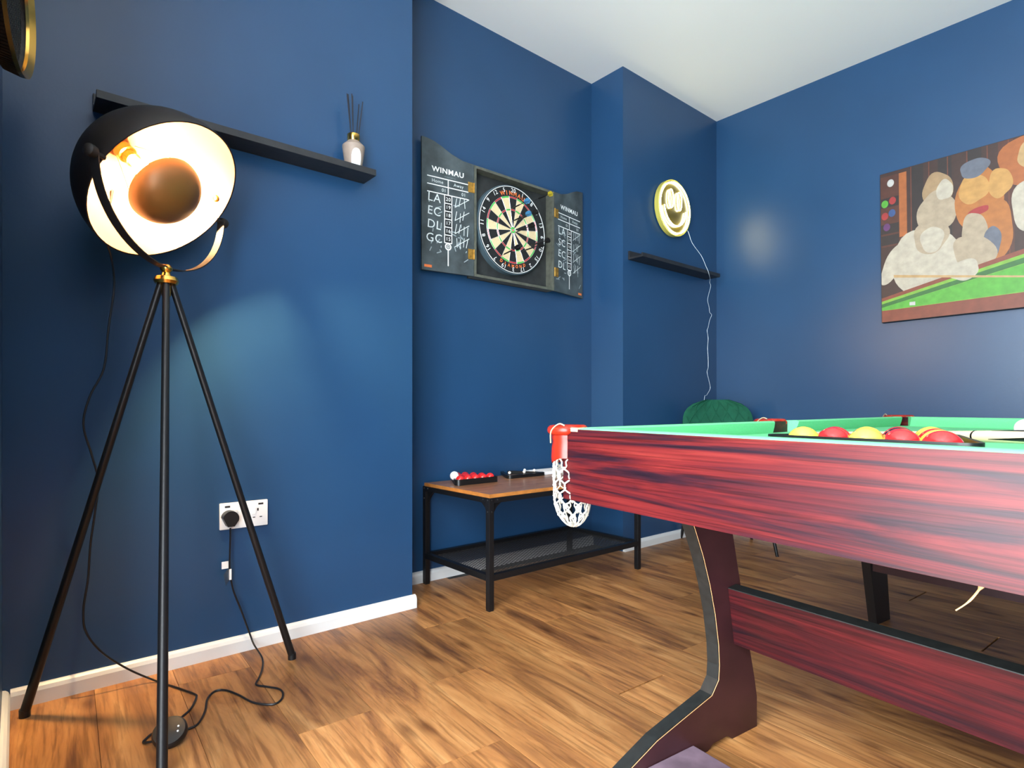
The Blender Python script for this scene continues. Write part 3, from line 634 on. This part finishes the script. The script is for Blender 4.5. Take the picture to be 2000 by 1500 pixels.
# ---------------------------------------------------------------- ball triangles and snooker balls on bench
def triangle(label, loc, rotz, side, h, cat='ball rack', wall=.006, rc=.02, bev=False):
    """hollow triangular frame; a corner points along +y of its own frame, one side along x at the front"""
    r = thing('ball_triangle', label, cat, loc, (0, 0, rotz))
    A = side; H3 = A * math.sqrt(3) / 2
    cor = [Vector((-A / 2, -H3 / 3)), Vector((A / 2, -H3 / 3)), Vector((0, 2 * H3 / 3))]
    def ring(off):
        P = []
        for i, c_ in enumerate(cor):
            d = c_.normalized(); base = c_ - d * (2 * rc)
            a0 = math.atan2(d.y, d.x)
            for k in range(7): a = a0 - pi / 3 + 2 * pi / 3 * k / 6; P.append(base + Vector((math.cos(a), math.sin(a))) * (rc + off))
        return P
    o = ring(0); i_ = ring(-wall); n = len(o)
    vs = [(p.x, p.y, 0) for p in o] + [(p.x, p.y, h) for p in o] + [(p.x, p.y, 0) for p in i_] + [(p.x, p.y, h) for p in i_]; fs = []
    for k in range(n):
        q = (k + 1) % n; fs += [(k, q, n + q, n + k), (2 * n + k, 3 * n + k, 3 * n + q, 2 * n + q), (n + k, n + q, 3 * n + q, 3 * n + k), (k, 2 * n + k, 2 * n + q, q)]
    MB().add(vs, fs).build('triangle_frame', 'tri_black', r, True)
    return r
def ball(label, loc, rad, m_, group):
    o = MB().lathe([(rad * math.sin(t), -rad * math.cos(t)) for t in [pi * i / 16 for i in range(17)]], n=24).build('ball', m_, None, True, loc); return tag(o, label, 'ball', group)
# small snooker set: triangle with a side parallel to the bench's long edge, one side towards the room
tc_ = Vector((-2.175, 1.585, BZ)); rb_ = .0205; sd_ = .262
triangle('black triangle rack full of red balls on the left of the bench', tc_, pi / 2, sd_, .026, rc=.02)
rows = [(0, 5), (1, 4), (2, 3), (3, 2)]
nred = ['nearest the bench corner', 'second', 'middle', 'fourth', 'last']
k_ = 0
for r, cnt in rows:
    for i in range(cnt):
        xx = (i - (cnt - 1) / 2) * 2.06 * rb_; yy = -sd_ * math.sqrt(3) / 6 + .008 + rb_ + r * rb_ * 1.78
        p = tc_ + Vector((-yy, xx, rb_)); k_ += 1
        if r == 1 and i == 0:
            ball('cream white ball perched at the left of the red balls on the bench', p + Vector((-.018, -.014, .014)), .0205, 'ball_white', 'balls in the bench rack'); continue
        ball('red ball, %s in the %s row of the bench rack' % (['leftmost', 'second from left', 'third from left', 'fourth from left', 'rightmost'][i], ['front', 'second', 'third', 'rear'][r]), p, rb_, 'ball_red', 'red balls in the bench rack')
t2 = triangle('flat black triangle rack lying empty beside the red balls on the bench', (-2.225, 1.925, BZ), pi / 2, .27, .016, rc=.02, wall=.016)
for k, (dx, dy) in enumerate(((.055, -.085), (.075, .0), (-.02, .055), (.045, .085))):
    ball('tiny white ball on the flat empty rack, %s from the left on the bench' % ['first', 'second', 'third', 'fourth'][k], (-2.225 + dx * .62, 1.925 + dy, BZ + .0235), .0075, 'ball_white', 'white spots by the empty rack')
wb = MB(); wb.box((-2.285, 2.03, BZ), (-2.16, 2.27, BZ + .016), bev=.002); tag(wb.build('folded_paper', 'paper'), 'pale folded paper lying at the far end of the bench', 'paper')
# ---------------------------------------------------------------- green velvet chair
chr_ = thing('velvet_chair', 'green velvet chair with diamond quilted back behind the pool table', 'chair', (-1.78, 3.13, 0), (0, 0, math.radians(45)))
# local: faces -y, back at +y
seat = MB(); K = 28
out = [(.225 * math.copysign(abs(math.cos(a)) ** .55, math.cos(a)), .215 * math.copysign(abs(math.sin(a)) ** .55, math.sin(a))) for a in [2 * pi * i / K for i in range(K)]]
lv = [(.86, .41), (.97, .418), (1, .44), (.99, .465), (.93, .482), (.6, .490), (.001, .492)]
vs = [(x * s, y_ * s, z) for s, z in lv for x, y_ in out]; fs = [(i * K + j, i * K + (j + 1) % K, (i + 1) * K + (j + 1) % K, (i + 1) * K + j) for i in range(len(lv) - 1) for j in range(K)] + [tuple(range(K))[::-1]]
seat.add(vs, fs).build('seat', 'velvet', chr_, True)
bk = MB(); nu, nv = 22, 16
def backpt(u, v, side):
    w = .195 + .02 * math.sin(pi * min(v * 1.1, 1)); 
    if v > .72: w *= math.sqrt(max(.0, 1 - ((v - .72) / .295) ** 2.6)) * .99 + .01
    x = u * w; y_ = .195 + .045 * v - .05 * (u * u) + (.018 if side else -.018) * (1 - abs(u) ** 6) ** .5 * (1 - max(0, (v - .8) / .2) ** 4 * .8); z = .455 + .40 * v
    if not side:
        q = (u * 3 + v * 3.2) % 1; q2 = (u * 3 - v * 3.2) % 1; y_ += .006 * max(0, 1 - min(q, 1 - q, q2, 1 - q2) * 8)
    return (x, y_, z)
for side in (0, 1):
    vs = [backpt(-1 + 2 * i / nu, j / nv, side) for j in range(nv + 1) for i in range(nu + 1)]
    bk.add(vs, [(j * (nu + 1) + i, j * (nu + 1) + i + 1, (j + 1) * (nu + 1) + i + 1, (j + 1) * (nu + 1) + i) for j in range(nv) for i in range(nu)])
bo = bk.build('backrest', 'velvet', chr_, True)
qs = MB()
for sg in (1, -1):
    for k in range(-7, 8):
        P = []
        for i in range(31):
            v = .1 + .88 * i / 30; u = (k * .33) + sg * (v - .5) * 1.07
            if abs(u) < .93: x, y_, z = backpt(u * .98, v, 0); P.append((x, y_ - .0015, z))
        if len(P) > 3: qs.tube(P, .0028, 5)
qo = qs.build('quilt_stitching', 'velvet', bo, True)
for sx in (-1, 1):
    for sy in (-1, 1):
        MB().tube([(sx * .15, sy * .14, .415), (sx * .212, sy * .212, 0)], [.014, .008], 10).build('leg', 'black_metal', chr_, True)
# ---------------------------------------------------------------- pool table (local x across the near end, y along its length)
TW, TL = 1.13, 1.80
pt = thing('pool_table', 'folding pool table with mahogany sides, green cloth and net pockets', 'pool table', (-1.024, 1.034, 0), (0, 0, math.radians(-6.25)))
def zs(s, l): return -.006 * s + .0085 * l
def sk(mb):      # slight slope of the table top over uneven legs
    mb.v = [(x, y_, z + zs(x, y_)) for x, y_, z in mb.v]; return mb
AT, AB, th_ = .750, .577, .022
sk(MB().box((0, 0, AB), (TW, th_, AT))).build('apron', 'mahogany', pt)
sk(MB().box((0, TL - th_, AB), (TW, TL, AT))).build('apron', 'mahogany', pt)
for x0 in (0, TW - th_):
    o = sk(MB().box((x0, th_, AB), (x0 + th_, TL - th_, AT))).build('side_apron', 'mahogany_dark', pt)
bz = .714
sk(MB().box((th_, th_, bz - .02), (TW - th_, TL - th_, bz))).build('bed', 'baize', pt)
sk(MB().box((th_, th_, AB + .01), (TW - th_, TL - th_, AB + .022))).build('base_board', 'blackwood', pt)
RT = .752; cg = .055; mg = .030
def rail(p0, p1, inn, label=None):
    """cushion from p0 to p1 with inward direction inn"""
    d = (Vector(p1) - Vector(p0)).normalized(); pr = [(.002, AT - .001), (.003, RT - .002), (.008, RT), (.044, RT + .001), (.050, RT - .003), (.046, RT - .018), (.036, bz), (.002, bz)]
    m_ = MB(); n = len(pr); vs = []
    for q, off in ((p0, 1), (p1, -1)):
        for a, z in pr:
            cut = off * a * .8
            vs.append((q[0] + inn[0] * a + d.x * cut, q[1] + inn[1] * a + d.y * cut, z))
    m_.add(vs, [tuple(range(n)), tuple(range(n, 2 * n))] + [(i, (i + 1) % n, n + (i + 1) % n, n + i) for i in range(n)]); sk(m_).build('cushion', 'baize', pt, True, auto=math.radians(50))
rail((cg * .6, 0), (TW - cg * .6, 0), (0, 1)); rail((TW - cg * .6, TL), (cg * .6, TL), (0, -1))
for x, dx in ((0, 1), (TW, -1)):
    rail((x, cg * .6), (x, TL / 2 - mg), (dx, 0)); rail((x, TL / 2 + mg), (x, TL - cg * .6), (dx, 0))
# pockets: leather collar, flap and knotted cord net
def pocket(px, py, ox, oy, net=True, r=.044):
    """centre px,py ; (ox,oy) outward direction"""
    o2 = Vector((ox, oy, 0)).normalized(); z0 = zs(px, py); c = Vector((px, py, z0))
    a0 = math.atan2(oy, ox); ring = [c + Vector((math.cos(a), math.sin(a), 0)) * r + Vector((0, 0, RT - .006)) for a in [a0 - 2.2 + 4.4 * i / 24 for i in range(25)]]
    cl = MB().tube(ring, [.008] + [.0125] * 23 + [.008], 12).build('pocket_collar', 'red_leather', pt, True)
    f = MB(); vs = []; fs = []; n = 24; lvl = [(1.00, RT - .010), (1.02, RT - .026), (.96, RT - .035), (1.02, RT - .050), (1.05, RT - .075), (1.02, RT - .094)]
    for k, (s, z) in enumerate(lvl):
        for i in range(n + 1):
            a = a0 - 2.0 + 4.0 * i / n; low = 0 if k < 5 else .028 * (abs(i - n / 2) / (n / 2)) ** 1.5
            vs.append(c + Vector((math.cos(a), math.sin(a), 0)) * r * s + Vector((0, 0, z + low)))
    for k in range(len(lvl) - 1):
        for i in range(n): fs.append((k * (n + 1) + i, k * (n + 1) + i + 1, (k + 1) * (n + 1) + i + 1, (k + 1) * (n + 1) + i))
    b = len(vs); inner = [c + (v - c - Vector((0, 0, v.z - c.z))) * .94 + Vector((0, 0, v.z - c.z)) for v in vs]
    f.add(vs, fs); f.add(inner, [q[::-1] for q in fs]); f.build('leather_flap', 'red_leather', pt, True)
    if net:
        zt_, zb_ = RT - .075, .505 - z0
        def npt(a, t):
            rr = r * (.92 + .10 * math.sin(pi * t)) * (1 if t < .62 else math.sqrt(max(0, 1 - ((t - .62) / .385) ** 2)) + .02)
            return c + Vector((math.cos(a) * rr + o2.x * -.012 * t, math.sin(a) * rr + o2.y * -.012 * t, zt_ + (zb_ - zt_) * t))
        nb = MB(); M_ = 9
        for s in (1, -1):
            for k in range(M_):
                nb.tube([npt(2 * pi * k / M_ + s * (t_ / 40) * 2.6 + s * .10 * math.sin(t_ * .98), t_ / 40) for t_ in range(41)], .0021, 5)
        for k in range(M_):
            for j in range(1, 7):
                nb.lathe([(.0001, -.004), (.004, 0), (.0001, .004)], npt(2 * pi * k / M_ + (j % 2) * pi / M_, j / 7.2), n=5)
        no = nb.build('cord_net', 'net_cord', pt, True); no['kind'] = 'stuff'
    tie = [c + Vector((math.cos(a0 + 1.9), math.sin(a0 + 1.9), 0)) * (r + .012) + Vector((0, 0, RT + .006)), c + Vector((math.cos(a0 + 1.6), math.sin(a0 + 1.6), 0)) * (r + .010) + Vector((0, 0, RT + .010)), c + Vector((math.cos(a0 + 1.2), math.sin(a0 + 1.2), 0)) * (r + .013) + Vector((0, 0, RT - .008)), c + Vector((math.cos(a0 + .9), math.sin(a0 + .9), 0)) * (r + .006) + Vector((0, 0, RT - .038))]
    MB().tube(spline(tie, 5), .0018, 5).build('tie_string', 'rope', pt, True)
    return cl
pocket(-.012, .030, -1, -.35); pocket(-.006, TL / 2, -1, 0); pocket(.012, TL - .012, -1, 1); pocket(TW - .012, .012, 1, -1); pocket(TW + .006, TL / 2, 1, 0); pocket(TW - .012, TL - .012, 1, 1)
# scuffed corner block at the near left corner
sk(MB().box((-.002, -.001, AT - .006), (.055, .03, AT + .003), bev=.001)).build('corner_block', 'rope', pt)
# leg frames
prof = [(.150, AB + .01), (.181, .520), (.2086, .457), (.233, .386), (.252, .314), (.265, .239), (.268, .190), (.265, .156), (.240, .126), (.184, .112), (.120, .096), (.054, .079), (-.024, .047), (-.10, .014), (-.115, 0), (.225, 0), (.245, .012), (.300, .013), (.318, 0), (.418, 0), (.418, .075), (.407, .129), (.390, .194), (.353, .357), (.321, .491), (.298, AB + .01)]
front = prof[:14]
def leg_panel(s0, s1, inner):
    o = MB().prism(prof, lambda a, b, t: (t, a, b), s0, s1).build('leg_panel', 'maroon', pt)
    vs = []
    for i, (a, b) in enumerate(front):
        d = Vector(front[min(i + 1, 13)]) - Vector(front[max(i - 1, 0)]); n_ = Vector((d.y, -d.x)).normalized()
        if n_.x > 0: n_ = -n_
        if i > 7: n_ = Vector((-abs(n_.x), abs(n_.y)))
        for s in (s0 + .001, s1 - .001): vs.append((s, a + n_.x * .002, b + n_.y * .002))
        for s in (s1 - .001, s0 + .001): vs.append((s, a - n_.x * .001, b - n_.y * .001))
    fs = []
    for i in range(13):
        for j in range(4): fs.append((i * 4 + j, i * 4 + (j + 1) % 4, i * 4 + 4 + (j + 1) % 4, i * 4 + 4 + j))
    MB().add(vs, fs).build('edge_strip', 'edge_black', o)
    MB().tube([(inner, a, b) for a, b in front], .0008, 5).build('veneer_line', 'veneer', o)
leg_panel(.222, .256, .2565); leg_panel(TW - .256, TW - .222, TW - .2565)
xa, xb = .257, TW - .257
MB().add([(x, a, z) for x in (xa, xb) for a, z in ((.300, .367), (.323, .229), (.350, .233), (.330, .371))], [(0, 1, 2, 3), (7, 6, 5, 4), (0, 4, 5, 1), (1, 5, 6, 2), (2, 6, 7, 3), (3, 7, 4, 0)]).build('stretcher', 'mahogany_dark', pt)
MB().add([(x, a, z) for x in (xa, xb) for a, z in ((.299, .3675), (.299, .3695), (.331, .3735), (.331, .3715))], [(0, 1, 2, 3), (7, 6, 5, 4), (0, 4, 5, 1), (1, 5, 6, 2), (2, 6, 7, 3), (3, 7, 4, 0)]).build('stretcher_edge', 'edge_black', pt)
MB().box((xa, .02, .006), (xb, .172, .032), bev=.002).build('foot_board', 'dusty_maroon', pt)
for s0, s1 in ((.065, .095), (TW - .095, TW - .065)):
    MB().prism([(1.275, AB + .01), (1.412, 0), (1.515, 0), (1.44, AB + .01)], lambda a, b, t: (t, a, b), s0, s1).build('leg_panel', 'blackwood', pt)
MB().box((.096, 1.375, .205), (TW - .096, 1.40, .33)).build('stretcher', 'maroon', pt)
MB().tube(spline([(.842, .03, .577), (.838, .028, .565), (.828, .02, .545), (.815, .012, .53)], 4), [.0035] * 5 + [.0015] * 4 + [.001] * 4, 6).build('frayed_strap', 'veneer', pt, True)
# ---------------------------------------------------------------- balls, triangle and cue on the table
TM = Matrix.Translation((-1.024, 1.034, 0)) @ Matrix.Rotation(math.radians(-6.25), 4, 'Z')
br = .0278; side = .372; rz = math.radians(-6); H3 = side * math.sqrt(3) / 2
tcen = (.668, .064 + H3 / 3, bz + zs(.65, .19))
w_ = TM @ Vector(tcen)
triangle('big black triangle rack around red and yellow balls on pool table', w_, rz + math.radians(-6.25), side, .041, rc=.022, wall=.006)
RM = Matrix.Translation(w_) @ Matrix.Rotation(rz + math.radians(-6.25), 4, 'Z')
lay_ = ['YRYRR', 'RYRY', 'YKR', 'RY', 'Y']
cm = {'Y': ('ball_yellow', 'yellow'), 'R': ('ball_red', 'red'), 'K': ('ball_black', 'black')}
rowname = ['front row', 'second row', 'middle row', 'fourth row', 'far corner']
for r, row in enumerate(lay_):
    for i, ch_ in enumerate(row):
        xx = (i - (len(row) - 1) / 2) * 2.02 * br; yy = -H3 / 3 + .009 + br + r * br * 1.76
        pos = ['leftmost', 'second from left', 'third from left', 'fourth from left', 'rightmost'][i] if i < len(row) - 1 or len(row) == 1 else 'rightmost'
        ball('%s pool ball, %s in the %s of the table rack' % (cm[ch_][1], pos, rowname[r]), RM @ Vector((xx, yy, br + .0004)), br, cm[ch_][0], 'pool balls racked on the table')
p = TM @ Vector((.598, 1.12, bz + zs(.598, 1.12) + .0262)); ball('white cue ball on the pool table at the right edge', p, .0258, 'ball_white', 'cue ball')
cue = thing('pool_cue', 'wooden pool cue with black spliced butt lying across the table corner', 'cue', TM @ Vector((.725, .365, .750)), (0, 0, math.radians(-6.25)))
cdv = Vector((.832, -.555, .036)); cp = lambda t: cdv * t
MB().tube([cp(-.62), cp(-.2), cp(0)], [.0058, .0088, .0102], 16).build('shaft', 'cue_wood', cue, True)
MB().tube([cp(0), cp(.004)], .0107, 16).build('joint_ring', 'cue_black', cue, True)
bt = MB().tube([cp(.004), cp(.30), cp(.52), cp(.53)], [.0104, .0132, .0146, .012], 16).build('butt', 'cue_wood', cue, True)
u, w = frame_of(cdv)
for k in range(4):
    a = k * pi / 2 + .4; e = u * math.cos(a) + w * math.sin(a); q = cdv.normalized().cross(e); vs = []; fs = []
    for j in range(9):
        t = .04 + .44 * j / 8; rr = .0104 + .0042 * (t / .52) + .0004; hw = min(.75, .03 + 1.6 * (j / 8))
        for h in (-1, -.5, 0, .5, 1): vs.append(cp(t) + (e * math.cos(h * hw) + q * math.sin(h * hw)) * rr)
    for j in range(8):
        for i in range(4): fs.append((j * 5 + i, j * 5 + i + 1, j * 5 + 6 + i, j * 5 + 5 + i))
    MB().add(vs, fs).build('black_splice', 'cue_black', bt, True, fixn=False)
MB().tube([cp(-.62), cp(-.635)], .0056, 12).build('ferrule', 'brass', cue, True)
